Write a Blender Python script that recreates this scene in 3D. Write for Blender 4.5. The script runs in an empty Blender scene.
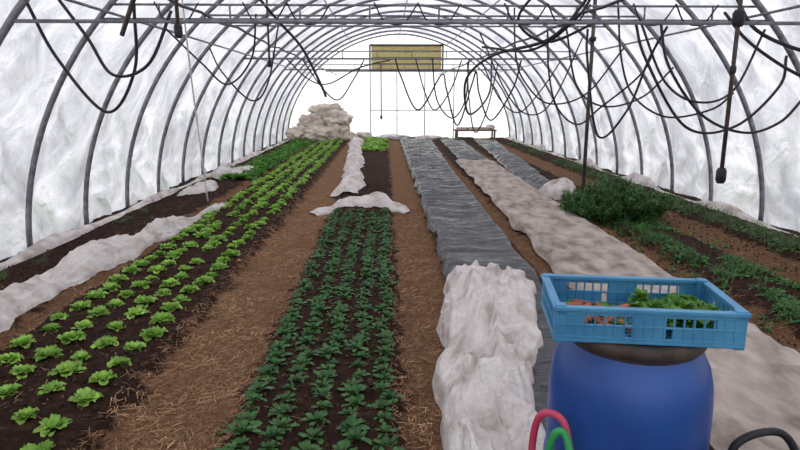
import bpy, math, random, bmesh
import numpy as np
from mathutils import Vector, noise, Matrix
random.seed(7); rng=np.random.default_rng(7)
S=bpy.context.scene
try:
    S.view_settings.view_transform='Standard'
    S.view_settings.look='None'
except Exception as e: print(e)
R=random.uniform
# ---------------------------------------------------------------- helpers
class Acc:
    def __init__(s): s.v=[]; s.f=[]; s.n=0
    def add(s,v,f):
        v=np.asarray(v,dtype=float); s.v.append(v)
        n=s.n
        s.f.extend([tuple(i+n for i in q) for q in f]); s.n+=len(v)
    def obj(s,name,mat,smooth=True,parent=None):
        me=bpy.data.meshes.new(name)
        V=np.concatenate(s.v) if s.v else np.zeros((0,3))
        me.from_pydata(V.tolist(),[],s.f); me.update()
        if smooth: me.polygons.foreach_set('use_smooth',[True]*len(me.polygons))
        o=bpy.data.objects.new(name,me); S.collection.objects.link(o)
        if mat: me.materials.append(mat)
        if parent: o.parent=parent
        return o
def empty(name):
    o=bpy.data.objects.new(name,None); S.collection.objects.link(o); return o
def catmull(P,n=10):
    P=[np.array(p,float) for p in P]; P=[2*P[0]-P[1]]+P+[2*P[-1]-P[-2]]
    out=[]
    for i in range(1,len(P)-2):
        a,b,c,d=P[i-1:i+3]
        for k in range(n):
            t=k/n
            out.append(.5*((2*b)+(-a+c)*t+(2*a-5*b+4*c-d)*t*t+(-a+3*b-3*c+d)*t**3))
    out.append(P[-2]); return out
def tube(acc,pts,r,seg=8,closed=False,caps=True):
    pts=[np.array(p,float) for p in pts]; n=len(pts); V=[];F=[]
    up=np.array([0,0,1.]); prev=None
    for i,p in enumerate(pts):
        if closed: t=pts[(i+1)%n]-pts[i-1]
        else: t=pts[min(i+1,n-1)]-pts[max(i-1,0)]
        t=t/(np.linalg.norm(t)+1e-9)
        if prev is None:
            a=up if abs(t[2])<.9 else np.array([1.,0,0])
            u=np.cross(t,a)
        else: u=prev-t*np.dot(prev,t)
        u/=np.linalg.norm(u)+1e-9; prev=u; w=np.cross(t,u)
        rr=r[i] if hasattr(r,'__len__') else r
        for k in range(seg):
            A=2*math.pi*k/seg; V.append(p+rr*(math.cos(A)*u+math.sin(A)*w))
    m=n if closed else n-1
    for i in range(m):
        j=(i+1)%n
        for k in range(seg):
            l=(k+1)%seg; F.append((i*seg+k,i*seg+l,j*seg+l,j*seg+k))
    if not closed and caps:
        F.append(tuple(range(seg))[::-1]); F.append(tuple((n-1)*seg+k for k in range(seg)))
    acc.add(V,F)
def box(acc,c,s,M=None):
    V=[];x,y,z=[q/2 for q in s]
    for i in (-x,x):
        for j in (-y,y):
            for k in (-z,z):
                V.append((c[0]+i,c[1]+j,c[2]+k))
    if M is not None: V=[tuple(M@Vector(v)) for v in V]
    acc.add(V,[(0,1,3,2),(4,6,7,5),(0,4,5,1),(2,3,7,6),(0,2,6,4),(1,5,7,3)])
def grid(acc,nu,nv,fn):
    V=[fn(i/(nu-1),j/(nv-1)) for i in range(nu) for j in range(nv)]
    F=[(i*nv+j,(i+1)*nv+j,(i+1)*nv+j+1,i*nv+j+1) for i in range(nu-1) for j in range(nv-1)]
    acc.add(V,F)
def lathe(acc,prof,c,seg=48):
    V=[];F=[];n=len(prof)
    for r,z in prof:
        for k in range(seg):
            a=2*math.pi*k/seg; V.append((c[0]+r*math.cos(a),c[1]+r*math.sin(a),c[2]+z))
    for i in range(n-1):
        for k in range(seg):
            l=(k+1)%seg; F.append((i*seg+k,i*seg+l,(i+1)*seg+l,(i+1)*seg+k))
    acc.add(V,F)
def nz(x,y,z=0): return noise.noise(Vector((x,y,z)))
def fbm(x,y,z=0,o=4): return noise.fractal(Vector((x,y,z)),1.0,2.0,o)
def ridge(x,y,z=0): return 1-min(1,abs(nz(x,y,z))*2.6)
# ---------------------------------------------------------------- materials
def new(name):
    m=bpy.data.materials.new(name); m.use_nodes=True
    nt=m.node_tree; b=nt.nodes['Principled BSDF']; return m,nt,b
def noise_mat(name,c1,c2,scale=5,rough=.7,bump=.2,bscale=None,island=0,spec=.3,stretch=None,metal=0,sss=0,c3=None,detail=6,bdist=.02):
    m,nt,b=new(name); N=nt.nodes; L=nt.links
    tc=N.new('ShaderNodeTexCoord'); mp=N.new('ShaderNodeMapping'); L.new(tc.outputs['Object'],mp.inputs[0])
    if stretch: mp.inputs['Scale'].default_value=stretch
    n=N.new('ShaderNodeTexNoise'); n.inputs['Scale'].default_value=scale; n.inputs['Detail'].default_value=detail
    L.new(mp.outputs[0],n.inputs[0])
    r=N.new('ShaderNodeValToRGB'); L.new(n.outputs[0],r.inputs[0])
    e=r.color_ramp.elements; e[0].position=.32; e[1].position=.68
    e[0].color=(*c1,1); e[1].color=(*c2,1)
    if c3: q=e.new(.5); q.color=(*c3,1)
    out=r.outputs[0]
    if island:
        g=N.new('ShaderNodeNewGeometry'); mr=N.new('ShaderNodeMapRange')
        L.new(g.outputs['Random Per Island'],mr.inputs[0]); mr.inputs[3].default_value=1-island; mr.inputs[4].default_value=1+island
        h=N.new('ShaderNodeHueSaturation'); L.new(mr.outputs[0],h.inputs['Value']); L.new(out,h.inputs['Color']); out=h.outputs[0]
    L.new(out,b.inputs['Base Color']); b.inputs['Roughness'].default_value=rough
    b.inputs['Specular IOR Level'].default_value=spec; b.inputs['Metallic'].default_value=metal
    if bump:
        n2=N.new('ShaderNodeTexNoise'); n2.inputs['Scale'].default_value=bscale or scale*4; n2.inputs['Detail'].default_value=5
        L.new(mp.outputs[0],n2.inputs[0])
        bp=N.new('ShaderNodeBump'); bp.inputs['Strength'].default_value=bump; bp.inputs['Distance'].default_value=bdist
        L.new(n2.outputs[0],bp.inputs['Height']); L.new(bp.outputs[0],b.inputs['Normal'])
    return m
def leaf_mat(name,c1,c2,island=.3,scale=8,trans=.3,rough=.45,spec=.4):
    m=noise_mat(name,c1,c2,scale,rough,.25,60,island,spec,bdist=.004)
    nt=m.node_tree;N=nt.nodes;L=nt.links;b=N['Principled BSDF']
    src=b.inputs['Base Color'].links[0].from_socket
    t=N.new('ShaderNodeBsdfTranslucent'); L.new(src,t.inputs[0])
    mx=N.new('ShaderNodeMixShader'); mx.inputs[0].default_value=trans
    L.new(b.outputs[0],mx.inputs[1]); L.new(t.outputs[0],mx.inputs[2]); L.new(mx.outputs[0],N['Material Output'].inputs[0])
    return m
def film_mat(name,c1,c2,trans=.75,gloss=.08,scale=1.2,bs=4.,bd=.06):
    m=bpy.data.materials.new(name); m.use_nodes=True; nt=m.node_tree;N=nt.nodes;L=nt.links
    N.remove(N['Principled BSDF'])
    tc=N.new('ShaderNodeTexCoord')
    mp=N.new('ShaderNodeMapping'); mp.inputs['Scale'].default_value=(.8,1.1,.6); L.new(tc.outputs['Object'],mp.inputs[0])
    n=N.new('ShaderNodeTexNoise'); n.inputs['Scale'].default_value=scale; n.inputs['Detail'].default_value=8; n.inputs['Roughness'].default_value=.6; n.inputs['Distortion'].default_value=1.4
    L.new(mp.outputs[0],n.inputs[0])
    r=N.new('ShaderNodeValToRGB'); e=r.color_ramp.elements; e[0].position=.36;e[1].position=.60; e[0].color=(*c1,1);e[1].color=(*c2,1)
    L.new(n.outputs[0],r.inputs[0])
    n2=N.new('ShaderNodeTexNoise'); n2.inputs['Scale'].default_value=bs; n2.inputs['Detail'].default_value=4; n2.inputs['Distortion'].default_value=2.5
    L.new(mp.outputs[0],n2.inputs[0])
    bp=N.new('ShaderNodeBump'); bp.inputs['Strength'].default_value=1.0; bp.inputs['Distance'].default_value=bd; L.new(n2.outputs[0],bp.inputs['Height'])
    t=N.new('ShaderNodeBsdfTranslucent'); d=N.new('ShaderNodeBsdfDiffuse'); g=N.new('ShaderNodeBsdfGlossy'); g.inputs['Roughness'].default_value=.3
    for q in (t,d): L.new(r.outputs[0],q.inputs['Color'])
    for q in (t,d,g): L.new(bp.outputs[0],q.inputs['Normal'])
    m1=N.new('ShaderNodeMixShader'); m1.inputs[0].default_value=trans; L.new(d.outputs[0],m1.inputs[1]);L.new(t.outputs[0],m1.inputs[2])
    m2=N.new('ShaderNodeMixShader'); m2.inputs[0].default_value=gloss; L.new(m1.outputs[0],m2.inputs[1]);L.new(g.outputs[0],m2.inputs[2])
    L.new(m2.outputs[0],N['Material Output'].inputs[0]); return m

M_film=film_mat('liner_film',(.45,.45,.50),(.78,.78,.83),bs=3.2,bd=.08)
M_end=film_mat('end_film',(.94,.95,.97),(.99,.99,1),.93,.02)
M_steel=noise_mat('galvanised_steel',(.15,.15,.165),(.30,.30,.33),12,.5,.1,metal=.4)
M_darksteel=noise_mat('dark_steel',(.05,.035,.03),(.12,.09,.08),12,.5,.1,metal=.2)
M_hose=noise_mat('black_hose',(.012,.012,.014),(.035,.035,.04),10,.45,.05)
M_fleece=noise_mat('fleece',(.46,.39,.35),(.80,.74,.71),5,.9,.9,16,spec=.1,c3=(.68,.62,.585),bdist=.045)
M_fleecef=noise_mat('fleece_flat',(.22,.17,.135),(.52,.45,.395),7,.85,.9,18,spec=.2,c3=(.40,.335,.29),bdist=.03,stretch=(1,.5,1),detail=12)
M_mulch=noise_mat('mulch_plastic',(.010,.010,.014),(.045,.045,.055),4,.2,1.0,7,stretch=(1,3.0,1),spec=1.0,bdist=.07)
M_lett=leaf_mat('lettuce_leaf',(.19,.40,.05),(.45,.70,.15),.3)
M_spin=leaf_mat('spinach_leaf',(.024,.095,.018),(.065,.18,.040),.35,trans=.15)
M_strip=leaf_mat('leafy_green',(.07,.22,.03),(.17,.38,.07),.35)
M_herb=leaf_mat('herb_green',(.035,.115,.025),(.10,.23,.055),.4,trans=.2)
M_grass=leaf_mat('grass_green',(.045,.10,.03),(.13,.21,.07),.4,trans=.2)
M_straw=noise_mat('straw',(.22,.11,.055),(.50,.30,.165),3,.8,0,island=.5)
M_clod=noise_mat('soil_clod',(.028,.014,.009),(.08,.044,.03),20,.95,.5,60,island=.4)
M_crate=noise_mat('crate_blue',(.04,.20,.39),(.075,.30,.51),6,.4,.05,spec=.5)
M_barrel=noise_mat('barrel_blue',(.012,.055,.25),(.02,.09,.36),4,.38,.04,20,spec=.5)
M_lid=noise_mat('lid_brown',(.035,.025,.02),(.10,.07,.055),12,.4,.2)
M_red=noise_mat('hose_red',(.5,.04,.10),(.65,.10,.18),10,.4,0)
M_green=noise_mat('hose_green',(.02,.25,.08),(.05,.4,.12),10,.4,0)
M_wood=noise_mat('yellow_mesh',(.50,.40,.14),(.72,.62,.28),6,.7,.3,stretch=(1,1,6))
M_carrot=noise_mat('carrot',(.30,.10,.05),(.52,.20,.10),10,.7,.1,island=.3)
M_bale=noise_mat('bale_fleece',(.45,.37,.30),(.78,.69,.60),3,.9,.7,10,c3=(.66,.57,.49),bdist=.05)
M_table=noise_mat('weathered_wood',(.12,.08,.06),(.25,.18,.13),8,.8,.2)

# ---------------------------------------------------------------- ground
beds=[(-3.15,-2.5,.04),(-2.35,-1.33,.07),(-.72,.06,.07),(.52,1.36,.06),(1.52,2.45,.04),(2.75,3.38,.05),(4.0,4.6,.03)]
def sm(t): t=max(0,min(1,t)); return t*t*(3-2*t)
def bed(x):
    h=0
    for a,b,H in beds: h=max(h,H*sm((x-a+.05)/.12)*sm((b+.05-x)/.12))
    return h
def gh(x,y): return bed(x)+.018*fbm(x*2.2,y*2.2)+.012*fbm(x*9,y*9,3.)
W0,W1,Y0,Y1=-3.67,4.73,-4.0,23.2
CX=(W0+W1)/2; HW=(W1-W0)/2; H=3.8
ys=[];y=Y0
while y<Y1+.05:
    ys.append(y); y+=.035 if 1.2<y<7 else (.07 if y>=0 and y<13 else .12)
ys[-1]=Y1
xs=np.arange(W0-.1,W1+.16,.042)
acc=Acc(); V=[(x,yy,gh(x,yy)) for yy in ys for x in xs]; nx=len(xs)
acc.add(V,[(j*nx+i,j*nx+i+1,(j+1)*nx+i+1,(j+1)*nx+i) for j in range(len(ys)-1) for i in range(nx-1)])
m,nt,b=new('soil_and_straw'); N=nt.nodes; L=nt.links
tc=N.new('ShaderNodeTexCoord'); sp=N.new('ShaderNodeSeparateXYZ'); L.new(tc.outputs['Object'],sp.inputs[0])
def tn(scale,det=6,st=None,dist=0,rough=.6):
    n=N.new('ShaderNodeTexNoise'); n.inputs['Scale'].default_value=scale;n.inputs['Detail'].default_value=det;n.inputs['Distortion'].default_value=dist;n.inputs['Roughness'].default_value=rough
    if st:
        mp=N.new('ShaderNodeMapping'); mp.inputs['Scale'].default_value=st; L.new(tc.outputs['Object'],mp.inputs[0]); L.new(mp.outputs[0],n.inputs[0])
    else: L.new(tc.outputs['Object'],n.inputs[0])
    return n
def mth(op,a,bv):
    q=N.new('ShaderNodeMath'); q.operation=op
    for i,s_ in enumerate((a,bv)):
        if isinstance(s_,(int,float)): q.inputs[i].default_value=s_
        else: L.new(s_,q.inputs[i])
    return q.outputs[0]
nn=tn(6,8); off=mth('MULTIPLY',mth('SUBTRACT',nn.outputs[0],.5),.4)
xx=mth('ADD',sp.outputs[0],off); xm=mth('DIVIDE',mth('ADD',xx,5),10)
cr=N.new('ShaderNodeValToRGB'); L.new(xm,cr.inputs[0]); cr.color_ramp.interpolation='LINEAR'
bands=[(-2.55,-2.38,.8),(-1.30,-.76,1),(.10,.52,.85),(1.34,1.55,.8),(2.5,2.72,.7),(3.42,3.95,.7)]
el=cr.color_ramp.elements; el[0].position=0; el[0].color=(0,0,0,1); el[1].position=1; el[1].color=(0,0,0,1)
for a,b_,s_ in bands:
    for px,v in ((a-.02,0),(a+.02,s_),(b_-.02,s_),(b_+.02,0)):
        q=el.new((px+5)/10); q.color=(v,v,v,1)
def ramp(src,c):
    r=N.new('ShaderNodeValToRGB'); e=r.color_ramp.elements
    for i,(p,col) in enumerate(c):
        q=e[i] if i<2 else e.new(p)
        q.position=p;q.color=(*col,1)
    L.new(src,r.inputs[0]); return r.outputs[0]
ns=tn(34,8,(1,1,1),1.5,.75); nsoil=tn(14,8,None,.5,.7)
straw=ramp(ns.outputs[0],[(.3,(.07,.033,.018)),(.72,(.50,.29,.16)),(.5,(.235,.125,.065))])
soil=ramp(nsoil.outputs[0],[(.3,(.018,.009,.006)),(.75,(.115,.060,.040)),(.52,(.046,.023,.016))])
mx=N.new('ShaderNodeMix'); mx.data_type='RGBA'; L.new(cr.outputs[0],mx.inputs[0]); L.new(soil,mx.inputs[6]); L.new(straw,mx.inputs[7])
L.new(mx.outputs[2],b.inputs['Base Color']); b.inputs['Roughness'].default_value=.95; b.inputs['Specular IOR Level'].default_value=.1
bp=N.new('ShaderNodeBump'); bp.inputs['Strength'].default_value=.9;bp.inputs['Distance'].default_value=.03
L.new(ns.outputs[0],bp.inputs['Height']); L.new(bp.outputs[0],b.inputs['Normal'])
acc.obj('floor',m)
# outside field
acc=Acc(); box(acc,(CX,9,-.42),(160,160,.3)); acc.obj('field_ground',noise_mat('field_grass',(.16,.2,.1),(.32,.34,.2),3,.9,.3),False)

# ---------------------------------------------------------------- tunnel shell
EXP=1.9
def prof(t,off=0):
    a=math.pi*(1-t); c,s_=math.cos(a),math.sin(a)
    e=2/EXP
    x=math.copysign(abs(c)**e,c)*(HW+off); z=(abs(s_)**e)*(H+off)
    return CX+x,z
SP=1.2; hoops=[-3.5+SP*i for i in range(23)]
def filmpt(t,y):
    ph=((y+3.5)/SP)%1.0; bulge=math.sin(math.pi*ph)
    x,z=prof(t,.055)
    low=max(0,1-z/1.5)
    n=.05*bulge+ .12*low*(ridge(y*1.3,z*2.5,1.)-.35)*bulge+.06*fbm(x*1.1,y*1.6,z*1.1)*bulge+ .06*low*fbm(y*4,z*4,2.)
    n+= .08*bulge*(ridge(y*1.2+z*1.5,x*1.0,5)-.4)+.04*bulge*(ridge(y*2.2-z*1.8,x*1.5,9)-.4)
    n=max(n,-.02)
    dx,dz=(x-CX)/HW,z/H; l=math.hypot(dx,dz)+1e-6
    return (x+n*dx/l,y,z+n*dz/l-.06*(z<.05))
def shell(name,t0,t1,nu):
    a=Acc(); grid(a,nu,420,lambda u,v: filmpt(t0+(t1-t0)*u,Y0+(Y1-Y0)*v)); a.obj(name,M_film)
shell('wall_left',0,.17,40); shell('ceiling',.17,.83,70); shell('wall_right',.83,1,40)
def gable(name,y):
    a=Acc(); n=48; V=[];F=[]
    K=14
    for i in range(n+1):
        x,z=prof(i/n,.05)
        for k in range(K+1):
            zz=-.05+(z+.05)*k/K
            V.append((x,y+.02*fbm(x*1.5,zz*1.5,y),zz))
    for i in range(n):
        for k in range(K): F.append((i*(K+1)+k,(i+1)*(K+1)+k,(i+1)*(K+1)+k+1,i*(K+1)+k+1))
    a.add(V,F); a.obj(name,M_end)
gable('wall_back',Y1); gable('wall_front',Y0)
# frame
fr=Acc()
for i,hy in enumerate(hoops):
    pts=[(prof(k/60)[0],hy,prof(k/60)[1]) for k in range(61)]
    tube(fr,pts,.030,8)
for t in (.22,.36,.5,.64,.78):
    x,z=prof(t,-.04); tube(fr,[(x,Y0+.1,z),(x,Y1-.05,z)],.014,6)
def hwz(z): return HW*(1-(z/H)**EXP)**(1/EXP)
def tie(z,y,r=.02):
    w=hwz(z); tube(fr,[(CX-w,y,z),(CX+w,y,z)],r,6); return w
for hy in (hoops[8],hoops[13],hoops[17]):
    tie(2.28,hy+.04)
    tie(2.42,hy+.04,.012)
    for k in range(9):
        x=CX-2.7+k*.675; tube(fr,[(x,hy+.04,2.28),(x,hy+.04,2.42)],.01,5)
tie(2.12,hoops[7],.016); tie(2.62,hoops[10],.015); tie(2.62,hoops[11],.015)
fr.obj('tunnel_hoop_frame',M_steel)
# end door frame + vent
d=Acc()
for x in (-.55,.45,1.5,2.6): tube(d,[(x,Y1-.08,0),(x,Y1-.08,2.5)],.02,6)
tube(d,[(-2.2,Y1-.08,2.5),(3.4,Y1-.08,2.5)],.035,6); tube(d,[(-.55,Y1-.08,1.05),(2.6,Y1-.08,1.05)],.015,6)
d.obj('door_1',M_steel)
e=empty('gable_vent')
a=Acc(); box(a,(.8,Y1-.16,2.98),(2.6,.03,.84)); a.obj('mesh_panel',M_wood,False,e)
a=Acc()
for z in (2.54,3.42): box(a,(.8,Y1-.18,z),(2.7,.05,.07))
for x in (-.55,2.15): box(a,(x,Y1-.18,2.98),(.06,.05,.9))
for z in (3.22,2.98,2.76): box(a,(.8,Y1-.19,z),(2.6,.02,.02))
a.obj('vent_frame',M_darksteel,False,e)

# ---------------------------------------------------------------- posts and droppers
def post(name,x,y,z0,z1,r,fit=None):
    e=empty(name); a=Acc(); tube(a,[(x,y,z0),(x,y,z1)],r,10); a.obj('shaft',M_darksteel,True,e)
    if fit:
        a=Acc()
        for z,rr,h in fit: lathe(a,[(.001,z-h),(rr*.7,z-h),(rr,z-h*.6),(rr,z+h*.6),(rr*.7,z+h),(.001,z+h)],(x,y,0),16)
        a.obj('fitting',M_hose,True,e)
post('support_post',2.68,8.0,gh(2.68,8.0)-.05,3.12,.024,[(2.28,.045,.03)])
post('sprinkler_dropper',2.62,4.6,.92,3.18,.016,[(.95,.038,.06),(2.12,.045,.06),(1.75,.024,.03)])
post('sprinkler_dropper',-1.5,4.6,2.0,2.95,.014,[(2.02,.03,.05)])
post('sprinkler_dropper',-1.35,7.3,1.9,3.1,.012,[(1.93,.025,.04)])
post('sprinkler_dropper',-.1,16.0,1.0,2.4,.015,[(1.03,.03,.05)])
a=Acc(); tube(a,catmull([(-1.95,6.1,3.0),(-1.9,6.1,1.8),(-1.83,6.15,.5)],6),.009,5); a.obj('hanging_string',M_fleece)
a=Acc(); tube(a,catmull([(-1.62,4.4,2.75),(-1.70,4.5,2.4),(-1.95,4.7,2.0)],6),.018,8); a.obj('drop_pipe',M_darksteel)
# hoses
hs=Acc()
def hose(P,r=.014,n=10): tube(hs,catmull(P,n),r,6)
hose([(2.28,7,2.3),(2.3,7,1.96),(2.5,7.05,1.1),(2.8,7,1.4),(2.96,6.9,1.96),(3.0,6.6,2.28)])
hose([(2.45,6.1,2.28),(2.55,6,1.9),(3.0,6,1.26),(3.5,6,1.26),(3.9,6,1.65),(4.0,6.1,1.95)])
hose([(2.7,6.1,2.28),(2.8,6.05,1.85),(3.15,6,1.38),(3.6,6,1.2),(3.95,6,1.3),(4.24,6.1,1.55)])
hose([(2.5,6.1,2.28),(2.75,6.0,1.7),(3.1,6,1.5),(3.45,6,1.62),(3.75,6.1,2.2)],.012)
hose([(3.0,5.5,2.28),(3.15,5.3,2.0),(3.5,5.1,1.72),(3.85,5,1.65),(4.17,4.9,1.7)])
hose([(2.9,5.2,2.4),(3.05,5.1,2.1),(3.4,5,1.92),(3.7,4.95,1.88),(4.0,4.9,1.98)],.017)
hose([(2.35,9,2.5),(2.4,9,1.9),(2.55,9,1.4),(2.87,9,1.15),(3.2,9,1.4),(3.6,8.6,1.87),(3.75,8.5,2.3)])
hose([(2.5,8.6,2.5),(2.7,8.6,1.7),(3.1,8.6,1.42),(3.6,8.5,1.55),(4.0,8.5,1.95)])
hose([(2.9,7.8,2.7),(3.0,7.8,2.0),(3.2,7.8,1.55),(3.6,7.7,1.3),(4.0,7.4,1.4),(4.2,7.3,1.6)],.013)
hose([(2.0,9.7,2.9),(2.05,9.7,2.2),(2.2,9.7,1.8),(2.6,9.7,1.45),(3.2,9.7,1.6),(3.75,9.7,2.3)])
hose([(1.6,10.5,2.6),(2.1,10.5,1.6),(2.5,10.5,1.25),(2.9,10.5,1.5),(3.4,10.6,2.6)],.013)
hose([(.2,12,2.28),(.3,12,1.97),(.65,12,1.3),(1.1,12,1.97),(1.2,12,1.7),(1.43,12,1.0),(1.7,12,1.8),(1.78,12,2.03),(1.85,12,1.6),(2.1,12,1.1),(2.5,12,1.7),(2.65,12,2.25)],.017)
hose([(.6,12.1,2.28),(.8,12.1,1.6),(1.0,12.1,1.3),(1.3,12.1,1.7),(1.5,12.1,2.25)],.014)
hose([(.9,11.8,2.28),(1.0,11.8,1.5),(1.3,11.8,1.15),(1.55,11.8,1.5),(1.6,11.8,2.25)],.015)
hose([(1.75,13.1,2.28),(1.8,13.1,1.5),(1.95,13.1,.8),(2.2,13.1,1.3),(2.4,13.1,2.25)],.015)
hose([(1.9,12.2,2.25),(2.3,12.2,1.5),(2.7,12.2,1.25),(3.1,12.1,1.7),(3.4,12,2.2)],.014)
hose([(1.95,6,2.55),(1.88,6,2.4),(1.6,6.1,2.1),(1.2,7,2.0),(1.05,8,1.75),(1.25,9,1.3),(1.7,10,1.6),(1.9,11,2.2)],.017)
hose([(1.5,6,2.6),(1.3,6.1,2.28),(1.6,6.1,2.08),(2.1,6.1,2.28)])
hose([(2.0,5.9,2.6),(1.85,6,2.3),(1.5,6.3,2.02),(1.1,7,2.1)],.014)
hose([(-2.74,4.9,2.28),(-2.6,5,1.85),(-2.25,5,1.43),(-2.0,5,1.76),(-1.92,4.9,2.25)],.013)
hose([(-2.5,4.9,2.3),(-2.3,4.9,2.0),(-2.13,4.9,1.72),(-1.85,4.9,1.8),(-1.64,4.9,2.2)],.013)
hose([(-2.7,9.7,2.28),(-2.35,9,1.9),(-1.95,9,1.5),(-1.7,9,1.75),(-1.6,9.5,2.6)],.013)
hose([(-2.6,7.5,2.35),(-2.2,7.5,1.95),(-1.9,7.5,1.7),(-1.6,7.5,2.0),(-1.5,7.4,2.5)],.012)
hose([(-1.5,6.5,2.8),(-1.2,7,2.4),(-.95,7.2,2.1),(-.75,7.3,1.68),(-.7,7.3,1.55)],.016)
hose([(-1.6,12,2.28),(-1.2,12,1.7),(-.9,12,1.5),(-.6,12,1.9),(-.4,12,2.25)],.014)
hose([(-1.9,12,2.28),(-1.5,12,1.9),(-1.1,12,1.8),(-.5,12,2.1),(.1,12,2.25)],.014)
for x0,z0 in ((-1.7,2.34),(1.9,2.34)):
    tube(hs,[(x0+.03*math.sin(k),3+k*.6,z0-.04*abs(math.sin(k*1.3))) for k in range(33)],.014,6)
for k in range(14):
    if k%3==1: continue
    x=-2.2+k*.42; hose([(x,6.1,2.44),(x+.1,6.1,2.27),(x+.28,6.1,2.25),(x+.42,6.1,2.43)],.008,5)
hs.obj('irrigation_hose',M_hose)

# ---------------------------------------------------------------- plants
def leafgrid(L_,Wd,lift,droop,ruf,nl=5,nw=3,cup=.15,stem=.0,round_=1.0):
    V=[];F=[]
    ph=R(0,6)
    for i in range(nl+1):
        t=i/nl
        if t<stem: w=.06*Wd
        else:
            q=(t-stem)/(1-stem); w=Wd*max(.05,math.sin(math.pi*min(1,(q**.8)*.93+.04))**.65*(.55+.45*round_*q))
        ang=lift-droop*t
        if i==0: px,pz=0,0
        else: px+=L_/nl*math.cos(ang); pz+=L_/nl*math.sin(ang)
        for j in range(nw+1):
            u=j/nw*2-1
            rr=ruf*math.sin(ph+t*9+u*3)*abs(u)*t+R(-ruf,ruf)*.4*abs(u)
            V.append((px-.1*abs(u)*L_*(t>.9),u*w/2,pz+cup*w*abs(u)+rr))
    for i in range(nl):
        for j in range(nw):
            a_=i*(nw+1)+j; F.append((a_,a_+nw+1,a_+nw+2,a_+1))
    return np.array(V),F
def rosette(n,Lr,Wr,lift,droop,ruf,**k):
    a=Acc()
    for i in range(n):
        q=i/n; L_=R(*Lr)*(1-.45*q); ang=i*2.4+R(-.3,.3)
        v,f=leafgrid(L_,R(*Wr)*(1-.35*q),lift[0]+(lift[1]-lift[0])*q+R(-.1,.1),droop*(1-.3*q),ruf,**k)
        c,s_=math.cos(ang),math.sin(ang)
        M=np.array([[c,s_,0],[-s_,c,0],[0,0,1]]); a.add(v@M+np.array([0,0,.005]),f)
    return np.concatenate(a.v),a.f
def place(acc,tpl,x,y,z,s=1,rot=None):
    v,f=tpl; r=R(0,6.28) if rot is None else rot; c,s_=math.cos(r),math.sin(r)
    M=np.array([[c,s_,0],[-s_,c,0],[0,0,1]]); acc.add((v*s)@M+np.array([x,y,z]),f)
LT=[rosette(17,(.11,.15),(.10,.14),(.35,1.35),.6,.014,cup=.2,nl=6,nw=4) for _ in range(8)]
LTl=[rosette(10,(.12,.16),(.11,.15),(.35,1.3),.5,.01,nl=3,nw=2,cup=.2) for _ in range(6)]
lb=Acc()
for rx in (-2.2,-1.97,-1.74,-1.5):
    y=1.5+R(0,.2)
    while y<21.8:
        if R(0,1)>.03:
            x=rx+R(-.035,.035); place(lb,random.choice(LT if y<9 else LTl),x,y,gh(x,y)-.01,R(.62,.98)*(.86 if y<5 else (.92 if y<9 else .95)))
        y+=R(.20,.25)
lb.obj('lettuce_row',M_lett)
ST=[rosette(14,(.08,.12),(.045,.065),(.5,1.3),.9,.006,cup=.12,stem=.25,round_=.5,nl=6,nw=2) for _ in range(8)]
sb=Acc()
for rx in (-.64,-.48,-.32,-.16,-.01):
    y=1.5+R(0,.1)
    while y<7.9:
        x=rx+R(-.03,.03); place(sb,random.choice(ST),x,y,gh(x,y)-.01,R(.6,1.0)); y+=R(.085,.125)
sb.obj('spinach_row',M_spin)
b2=Acc()
for k in range(420):
    x=R(-3.05,-2.5);y=R(11.2,21.8); place(b2,random.choice(LTl),x,y,gh(x,y),R(.8,1.3))
b2.obj('chard_row',M_strip)
b3=Acc()
for k in range(110):
    x=R(-.65,.05);y=R(16.8,21.8); place(b3,random.choice(LTl),x,y,gh(x,y),R(.8,1.2))
b3.obj('lettuce_patch',M_lett)
def blade(L_,w,lean,n=4):
    V=[];px=pz=0
    for i in range(n+1):
        t=i/n; ang=1.5-lean*t*1.4
        if i: px+=L_/n*math.cos(ang); pz+=L_/n*math.sin(ang)
        ww=w*(1-t*.9); V+= [(px,-ww/2,pz),(px,ww/2,pz)]
    return np.array(V),[(2*i,2*i+1,2*i+3,2*i+2) for i in range(n)]
def tuft(n,Lr,w,lean):
    a=Acc()
    for i in range(n):
        v,f=blade(R(*Lr),w,R(.2,lean)); r=R(0,6.28);c,s_=math.cos(r),math.sin(r)
        M=np.array([[c,s_,0],[-s_,c,0],[0,0,1]]); a.add(v@M+np.array([R(-.04,.04),R(-.04,.04),0]),f)
    return np.concatenate(a.v),a.f
GT=[tuft(14,(.06,.16),.007,1.5) for _ in range(8)]
SM=[rosette(9,(.05,.09),(.025,.045),(.4,1.3),.8,.004,nl=3,nw=2) for _ in range(6)]
g=Acc(); k=0
while k<950:
    x=R(3.98,4.45);y=3.0+17*R(0,1)**1.3
    if nz(x*1.5,y*.9,4)<-.05: 
        k+=.3; continue
    place(g,random.choice(GT if R(0,1)<.45 else SM),x,y,gh(x,y)-.01,R(.6,1.4)); k+=1
for k in range(200):
    x=R(-3.5,-3.2);y=R(3.5,20)
    if nz(x*2,y*.7)>.1: place(g,random.choice(GT),x,y,gh(x,y)-.01,R(.5,.9))
g.obj('grass_border',M_grass)
g=Acc()
for k in range(1300):
    x=random.gauss(3.08,.2);y=3.0+4.6*R(0,1)
    if nz(x*3,y*2,8)<-.1: continue
    place(g,random.choice(SM if k%5 else GT),x,y,gh(x,y)-.01,R(.6,1.15))
for k in range(220):
    x=random.gauss(3.15,.2);y=R(8.5,16)
    if nz(x*2,y*1.2,8)>.1: place(g,random.choice(SM),x,y,gh(x,y)-.01,R(.6,1.0))
g.obj('herb_row',M_herb)
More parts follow.
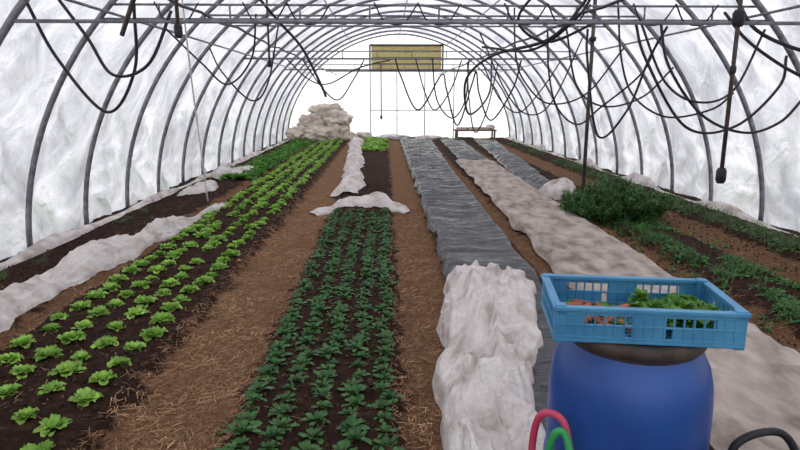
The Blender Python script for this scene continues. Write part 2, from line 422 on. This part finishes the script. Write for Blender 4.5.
# bushy herb
g=Acc()
for k in range(480):
    rr=.46*math.sqrt(R(0,1)); an=R(0,6.28); x=2.98+rr*math.cos(an)*1.15;y=7.6+rr*math.sin(an)
    hgt=R(.26,.52)*(1-.4*rr/.46)
    lx,ly=math.cos(an)*rr*.4+R(-.06,.06),math.sin(an)*rr*.4+R(-.06,.06)
    base=np.array([x,y,gh(x,y)-.01]); top=base+np.array([lx,ly,hgt])
    tube(g,[base,(base+top)/2+np.array([lx*.1,0,.02]),top],[.004,.003,.002],3,caps=False)
    for q in range(14):
        t=R(.25,1.05); p=base+(top-base)*t; v,f=blade(R(.04,.08),.014,R(.3,1.6),3); r=R(0,6.28);c,s_=math.cos(r),math.sin(r)
        M=np.array([[c,s_,0],[-s_,c,0],[0,0,1]]); g.add(v@M+p,f)
    tp=random.choice(SM)
    for t in (.6,.97): 
        p=base+(top-base)*t; place(g,tp,p[0],p[1],p[2]-.02,R(.6,1.0))
g.obj('parsley_bush',M_herb)
# loose straw + clods
st=Acc()
for a_,b_,n_,y1 in ((-1.38,-.7,9000,10),(.02,.55,5200,9),(-2.6,-2.33,1800,8),(2.45,2.8,1500,8),(1.34,1.55,700,9),(3.4,3.95,1800,10),(-3.2,-.0,800,8)):
    for k in range(n_):
        x=R(a_,b_); y=1.6+(y1-1.6)*R(0,1)**1.5; r=R(0,3.14); l=R(.008,.036); w=R(.0010,.0022); z=gh(x,y)+R(.002,.012)
        c,s_=math.cos(r),math.sin(r); dz=R(-.010,.010)
        st.add([(x-l*c+w*s_,y-l*s_-w*c,z-dz),(x+l*c+w*s_,y+l*s_-w*c,z+dz),(x+l*c-w*s_,y+l*s_+w*c,z+dz+.001),(x-l*c-w*s_,y-l*s_+w*c,z-dz+.001)],[(0,1,2,3)])
st.obj('loose_straw',M_straw,False)
cl=Acc()
oct_v=np.array([(1,0,0),(-1,0,0),(0,1,0),(0,-1,0),(0,0,1),(0,0,-1)],float); oct_f=[(0,2,4),(2,1,4),(1,3,4),(3,0,4),(2,0,5),(1,2,5),(3,1,5),(0,3,5)]
for k in range(9000):
    x=random.choice([R(-3.5,-2.6),R(-2.4,-1.3),R(-.75,.1),R(2.5,4.5)]); y=1.5+9*R(0,1)**1.4; s_=R(.005,.02)
    cl.add(oct_v*s_*rng.uniform(.6,1.2,(6,1))+np.array([x,y,gh(x,y)+s_*.3]),oct_f)
cl.obj('soil_clods',M_clod,False)

# ---------------------------------------------------------------- sheets
def sheet(name,mat,y0,y1,xl,xr,ny,nx_,wr,lift=.012):
    a=Acc()
    def fn(u,v):
        u=u**1.5
        y=y0+(y1-y0)*u; l,r=xl(y),xr(y); x=l+(r-l)*v
        x+=.06*nz(y*1.5,v*2,7)*(1 if v in(0,1) else .4)
        e=min(v,1-v)*(r-l)
        return (x,y,bed(x)+.018*fbm(x*2.2,y*2.2)+lift+.008+wr(x,y)*min(1,e/.05+.15))
    grid(a,ny,nx_,fn); return a.obj(name,mat)
def lin(a,b,ya,yb): return lambda y: a+(b-a)*(y-ya)/(yb-ya)
def mw(x,y):
    yy=y+.12*nz(x*2.5,y*.8,5)
    return .012+.024*ridge(x*.9,yy*4.5,2)+.020*ridge(x*1.4,yy*9,4)+.008*nz(x*6,y*6)
sheet('mulch_film',M_mulch,2.2,21.5,lin(.52,.52,2,21),lin(1.22,1.62,3,21),900,30,mw)
sheet('mulch_film',M_mulch,9.6,21.5,lin(2.45,3.1,9.6,21),lin(2.85,3.9,9.6,21),400,24,mw)
sheet('mulch_film',M_mulch,14.3,21.5,lin(1.78,1.95,14,21),lin(2.5,2.75,14,21),260,20,mw)
fw=lambda x,y: .015+.020*fbm(x*4,y*2,1)+.022*ridge(x*4,y*1.2+x,8)+.016*ridge(x*2+y,y*5,3)
sheet('row_cover_fleece',M_fleecef,1.2,14.2,lin(1.46,1.66,3,14),lin(2.42,2.6,3,14),560,80,fw,.02)
def roll(name,mat,P,wid,hgt,n=140,m_=34,fold=.5,seed=0,fq=7,pl=.022,lift=.012):
    C=catmull(P,20); C=np.array(C); T=np.gradient(C,axis=0); T/=np.linalg.norm(T,axis=1)[:,None]
    K=len(C); a=Acc()
    Ls=np.concatenate([[0],np.cumsum(np.linalg.norm(np.diff(C,axis=0),axis=1))])
    def fn(u,v):
        i=u*(K-1); i0=int(i); i1=min(i0+1,K-1); f=i-i0
        c=C[i0]*(1-f)+C[i1]*f; t=T[i0]*(1-f)+T[i1]*f; s_=Ls[i0]*(1-f)+Ls[i1]*f
        w=np.interp(u,np.linspace(0,1,len(wid)),wid); h=np.interp(u,np.linspace(0,1,len(hgt)),hgt)
        q=v*2-1; w*=1+.40*nz(s_*1.8,seed+np.sign(q)*3,1)+.15*nz(s_*5,seed+np.sign(q)*3,2)
        lx=q*w+.03*nz(s_*3,v*3,seed)
        fall=max(0,1-abs(q)**3); endf=min(1,u/.03,(1-u)/.03)
        k=lx*fq+.9*nz(s_*1.0,lx*2,3)
        z=h*fall*(.72+.5*nz(s_*1.4,lx*3,seed+5)+fold*.35*nz(s_*3,lx*6,seed+2))
        z+=fall*(pl*(ridge(k,s_*.9,seed)-.4)*1.3+pl*.7*(ridge(k*1.9+s_*1.5,s_*1.8,seed+7)-.5)+pl*.6*(ridge(lx*5-s_*2.5,s_*3,seed+9)-.5))+.005*fbm(lx*14,s_*14,seed)
        x=c[0]-t[1]*lx; y=c[1]+t[0]*lx
        ee=min(1,(1-abs(q))/.08)
        return (x,y,gh(x,y)+.008+(lift+max(0,z)*max(.1,endf))*ee)
    grid(a,n,m_,fn); return a.obj(name,mat)
roll('fleece_roll',M_fleece,[(-2.74,2.2,0),(-2.68,3.4,0),(-2.72,4.6,0),(-2.64,6.0,0),(-2.48,7.2,0),(-2.2,8.3,0)],[.17,.17,.15,.21,.15,.12,.05],[.12,.14,.12,.16,.12,.09,.03],480,60,seed=1,pl=.03,fq=9)
roll('fleece_roll',M_fleece,[(-.98,7.95,0),(-.7,8.2,0),(-.3,8.28,0),(0,8.25,0),(.3,8.0,0)],[.10,.16,.18,.17,.10],[.06,.12,.15,.14,.06],160,44,seed=4)
roll('fleece_roll',M_fleece,[(-.66,9.3,0),(-.6,10,0),(-.62,11.2,0),(-.7,12.4,0)],[.24,.22,.2,.16],[.14,.18,.16,.12],160,40,seed=7)
roll('fleece_roll',M_fleece,[(-.68,12.2,0),(-.72,14,0),(-.8,15.6,0)],[.16,.24,.16],[.14,.24,.18],110,34,seed=9)
roll('fleece_roll',M_fleece,[(-.84,16,0),(-.9,18,0),(-.98,20.5,0)],[.2,.16,.28],[.2,.16,.26],110,30,seed=31)
roll('fleece_roll',M_fleece,[(-3.3,11.5,0),(-3.0,11.8,0),(-2.85,12.8,0)],[.2,.22,.15],[.18,.2,.08],60,24,seed=3)
roll('fleece_roll',M_fleece,[(-3.2,9.4,0),(-3.0,9.9,0),(-3.1,10.6,0)],[.12,.2,.12],[.1,.16,.08],60,24,seed=33)
roll('fleece_roll',M_fleece,[(2.50,9.2,0),(2.76,9.35,0),(2.98,9.4,0)],[.20,.28,.18],[.18,.27,.18],90,40,seed=12)
roll('fleece_heap',M_fleece,[(.42,1.5,0),(.45,2.2,0),(.52,2.9,0),(.64,3.5,0),(.76,4.1,0),(.84,4.75,0)],[.20,.21,.22,.27,.33,.35,.33],[.18,.22,.20,.17,.15,.13,.09],560,170,fold=.8,seed=20,fq=7,pl=.05,lift=.075)
# bunched liner along the side walls
for side in (-1,1):
    a=Acc(); bx=W0+.12 if side<0 else W1-.12
    def fn(u,v):
        y=-1+24*u; q=v*2-1; k=max(0,.25+1.5*nz(y*.7,side*3,2)); h=.18*(1-q*q)*k
        return (bx+q*(.05+.10*k)+.05*nz(y*2,v*2,side),y,.01+max(0,h+.05*k*(ridge(v*3+y,y*2.6,side)-.3)*(1-abs(q))))
    grid(a,500,18,fn); a.obj('side_curtain',M_fleece)
# bale pile
pl=Acc()
def blob(acc,c,s,seed,sub=4,amp=.2):
    bm=bmesh.new(); bmesh.ops.create_icosphere(bm,subdivisions=sub,radius=1)
    V=[]
    for v in bm.verts:
        p=v.co; k=1+amp*fbm(p.x*1.5+seed,p.y*1.5,p.z*1.5)+amp*.6*(ridge(p.x*2.5+seed,p.y*2.5,p.z*2.5)-.5)
        V.append((c[0]+p.x*s[0]*k,c[1]+p.y*s[1]*k,c[2]+p.z*s[2]*k))
    F=[tuple(v.index for v in f.verts) for f in bm.faces]; acc.add(V,F); bm.free()
for i,(x,y,z,sx,sz) in enumerate([(-2.95,21.5,.25,.48,.30),(-2.3,21.3,.25,.6,.32),(-1.65,21.5,.3,.5,.36),(-2.5,21.7,.68,.5,.34),(-1.75,21.6,.78,.5,.34),(-2.2,21.8,1.05,.5,.26),(-1.95,21.8,1.12,.4,.2)]):
    blob(pl,(x,y,z),(sx,.45,sz),i*3.3,4,.35)
pl.obj('fleece_bale_pile',M_bale)
# far clutter: low table with trays
e=empty('potting_table')
a=Acc(); box(a,(3.3,22.2,.36),(1.5,.6,.05))
for x in (2.62,3.98):
    for y in (21.95,22.45): box(a,(x,y,.17),(.06,.06,.36))
a.obj('frame',M_table,False,e)
a=Acc()
for x in (2.8,3.2,3.6): 
    box(a,(x,22.2,.42),(.34,.45,.06)); box(a,(x,22.2,.46),(.37,.48,.02))
a.obj('trays',M_bale,False,e)
a=Acc(); blob(a,(3.85,22.2,.46),(.16,.18,.12),2); a.obj('cloth_bundle',M_fleece,True,e)
cl=Acc(); blob(cl,(.3,22.2,.10),(.6,.3,.12),9); blob(cl,(1.6,22.2,.08),(.5,.3,.10),14); blob(cl,(-.8,22.1,.14),(.35,.3,.18),17); cl.obj('fleece_bundle',M_fleece)

# ---------------------------------------------------------------- barrel
BX,BY=.82,1.86
e=empty('plastic_barrel'); g0=bed(BX)*.6-.045
pf=[(.001,0),(.20,0),(.225,.015),(.235,.05),(.24,.06),(.25,.10),(.258,.2),(.262,.3),(.267,.315),(.267,.335),(.26,.35),(.262,.5),(.260,.6),(.254,.66),(.242,.71),(.222,.75),(.208,.77),(.205,.785),(.205,.80),(.19,.80)]
a=Acc(); lathe(a,[(r,z+g0) for r,z in pf],(BX,BY,0),64); a.obj('body',M_barrel,True,e)
a=Acc(); lathe(a,[(.206,.785+g0),(.222,.785+g0),(.226,.795+g0),(.226,.815+g0),(.218,.825+g0),(.19,.825+g0),(.185,.815+g0),(.001,.815+g0)],(BX,BY,0),64); a.obj('lid',M_lid,True,e)
a=Acc()
tube(a,[(BX+.205*math.cos(t),BY+.205*math.sin(t),.778+g0) for t in np.linspace(0,6.28,60)[:-1]],.008,6,True); a.obj('clamp_ring',M_lid,True,e)
# ---------------------------------------------------------------- crate
e=empty('harvest_crate'); CW,CD,CH=.545,.335,.112
z0=.827+g0
e.location=(.812,1.845,z0); e.rotation_euler=(0,0,math.radians(-8))
a=Acc()
def wall(L_,horizontal,off):
    def bx(c,l,z,h,t,o=0):
        if horizontal: box(a,(c,off+o,z),(l,t,h))
        else: box(a,(off+o,c,z),(t,l,h))
    sgn=1 if off>0 else -1
    bx(0,L_,.010,.020,.010)
    bx(0,L_+.012,CH-.006,.012,.026,-sgn*.002)
    bx(0,L_,CH-.019,.014,.008)
    bx(0,L_,.055,.006,.010)
    n=int(L_/.028)
    for i in range(n+1):
        c=-L_/2+L_*i/n; bx(c,.005,CH/2,CH-.01,.010)
    k=L_/2
    for c,w in ((-k+.04,.08),(k-.04,.08),(0,.10)): bx(c,w,CH/2,CH-.01,.005)
    for c in (-k*.5,k*.5): bx(c,k*.5,.032,.044,.004)
for off in (-CD/2,CD/2): wall(CW,True,off)
for off in (-CW/2,CW/2): wall(CD,False,off)
for i in range(21): box(a,(-CW/2+CW*i/20,0,.006),(.012,CD,.008))
for i in range(13): box(a,(0,-CD/2+CD*i/12,.005),(CW,.012,.008))
for sx in (-1,1):
    for sy in (-1,1): box(a,(sx*(CW/2-.012),sy*(CD/2-.012),CH/2),(.032,.032,CH+.008))
o=a.obj('crate_shell',M_crate,False,e)
bv=o.modifiers.new('bev','BEVEL'); bv.width=.0015; bv.segments=1
a=Acc()
for k in range(40):
    x,y=R(.03,.22),R(-.11,.12); place(a,random.choice(LT),x,y,.02+R(0,.05),R(.28,.46))
for k in range(14):
    x,y=R(-.21,.05),R(-.11,.12); place(a,random.choice(LT),x,y,.015,R(.22,.34))
a.obj('salad_leaves',M_strip,True,e)
a=Acc()
for k in range(36):
    x,y=R(-.22,.0),R(-.13,.12); r=R(0,3.14); l=R(.035,.06); z=R(.018,.036)
    P=[(x-l*math.cos(r)*t,y-l*math.sin(r)*t,z) for t in (-.9,-.5,0,.5,1)]
    P=[(max(-.25,min(.25,p[0])),max(-.14,min(.14,p[1])),p[2]) for p in P]
    tube(a,P,[.007,.010,.009,.007,.002],8)
a.obj('carrots',M_carrot,True,e)
# hoses by barrel
a=Acc(); tube(a,catmull([(.58,1.68,.44),(.55,1.70,.56),(.49,1.74,.55),(.475,1.76,.40),(.50,1.8,.2),(.46,1.9,.03),(.3,2.0,.02)],10),.012,10); a.obj('garden_hose',M_red)
a=Acc(); tube(a,catmull([(.575,1.62,.36),(.555,1.66,.52),(.522,1.68,.52),(.505,1.70,.38),(.53,1.76,.15),(.6,1.5,.02),(.9,1.45,.02)],10),.012,10); a.obj('garden_hose',M_green)
# watering can
e=empty('watering_can'); wx,wy=1.22,1.72
a=Acc(); lathe(a,[(.001,0),(.11,0),(.115,.02),(.11,.26),(.09,.29),(.06,.30),(.06,.29),(.001,.28)],(wx,wy,.06),32); a.obj('body',M_hose,True,e)
a=Acc(); tube(a,catmull([(wx-.09,wy,.33),(wx-.10,wy,.44),(wx-.03,wy,.49),(wx+.06,wy,.485),(wx+.12,wy,.38),(wx+.115,wy,.2)],8),.013,10)
tube(a,catmull([(wx-.1,wy,.12),(wx-.2,wy+.02,.25),(wx-.27,wy+.03,.36)],8),.014,10); a.obj('handle_and_spout',M_hose,True,e)

# ---------------------------------------------------------------- light, world, camera
w=bpy.data.worlds.new('World'); S.world=w; w.use_nodes=True; bg=w.node_tree.nodes['Background']
bg.inputs[0].default_value=(.97,.97,1,1); bg.inputs[1].default_value=2.1
sl=bpy.data.lights.new('sun','SUN'); sl.energy=1.0; sl.angle=math.radians(40); so=bpy.data.objects.new('sun',sl); S.collection.objects.link(so); so.rotation_euler=(math.radians(-50),0,math.radians(-10))
cam=bpy.data.cameras.new('camera'); cam.lens=27; cam.sensor_width=36; cam.clip_start=.05; cam.clip_end=300
co=bpy.data.objects.new('camera',cam); S.collection.objects.link(co); co.location=(0,0,1.55)
co.rotation_euler=(math.radians(90-12.04),0,math.radians(-1.4)); S.camera=co
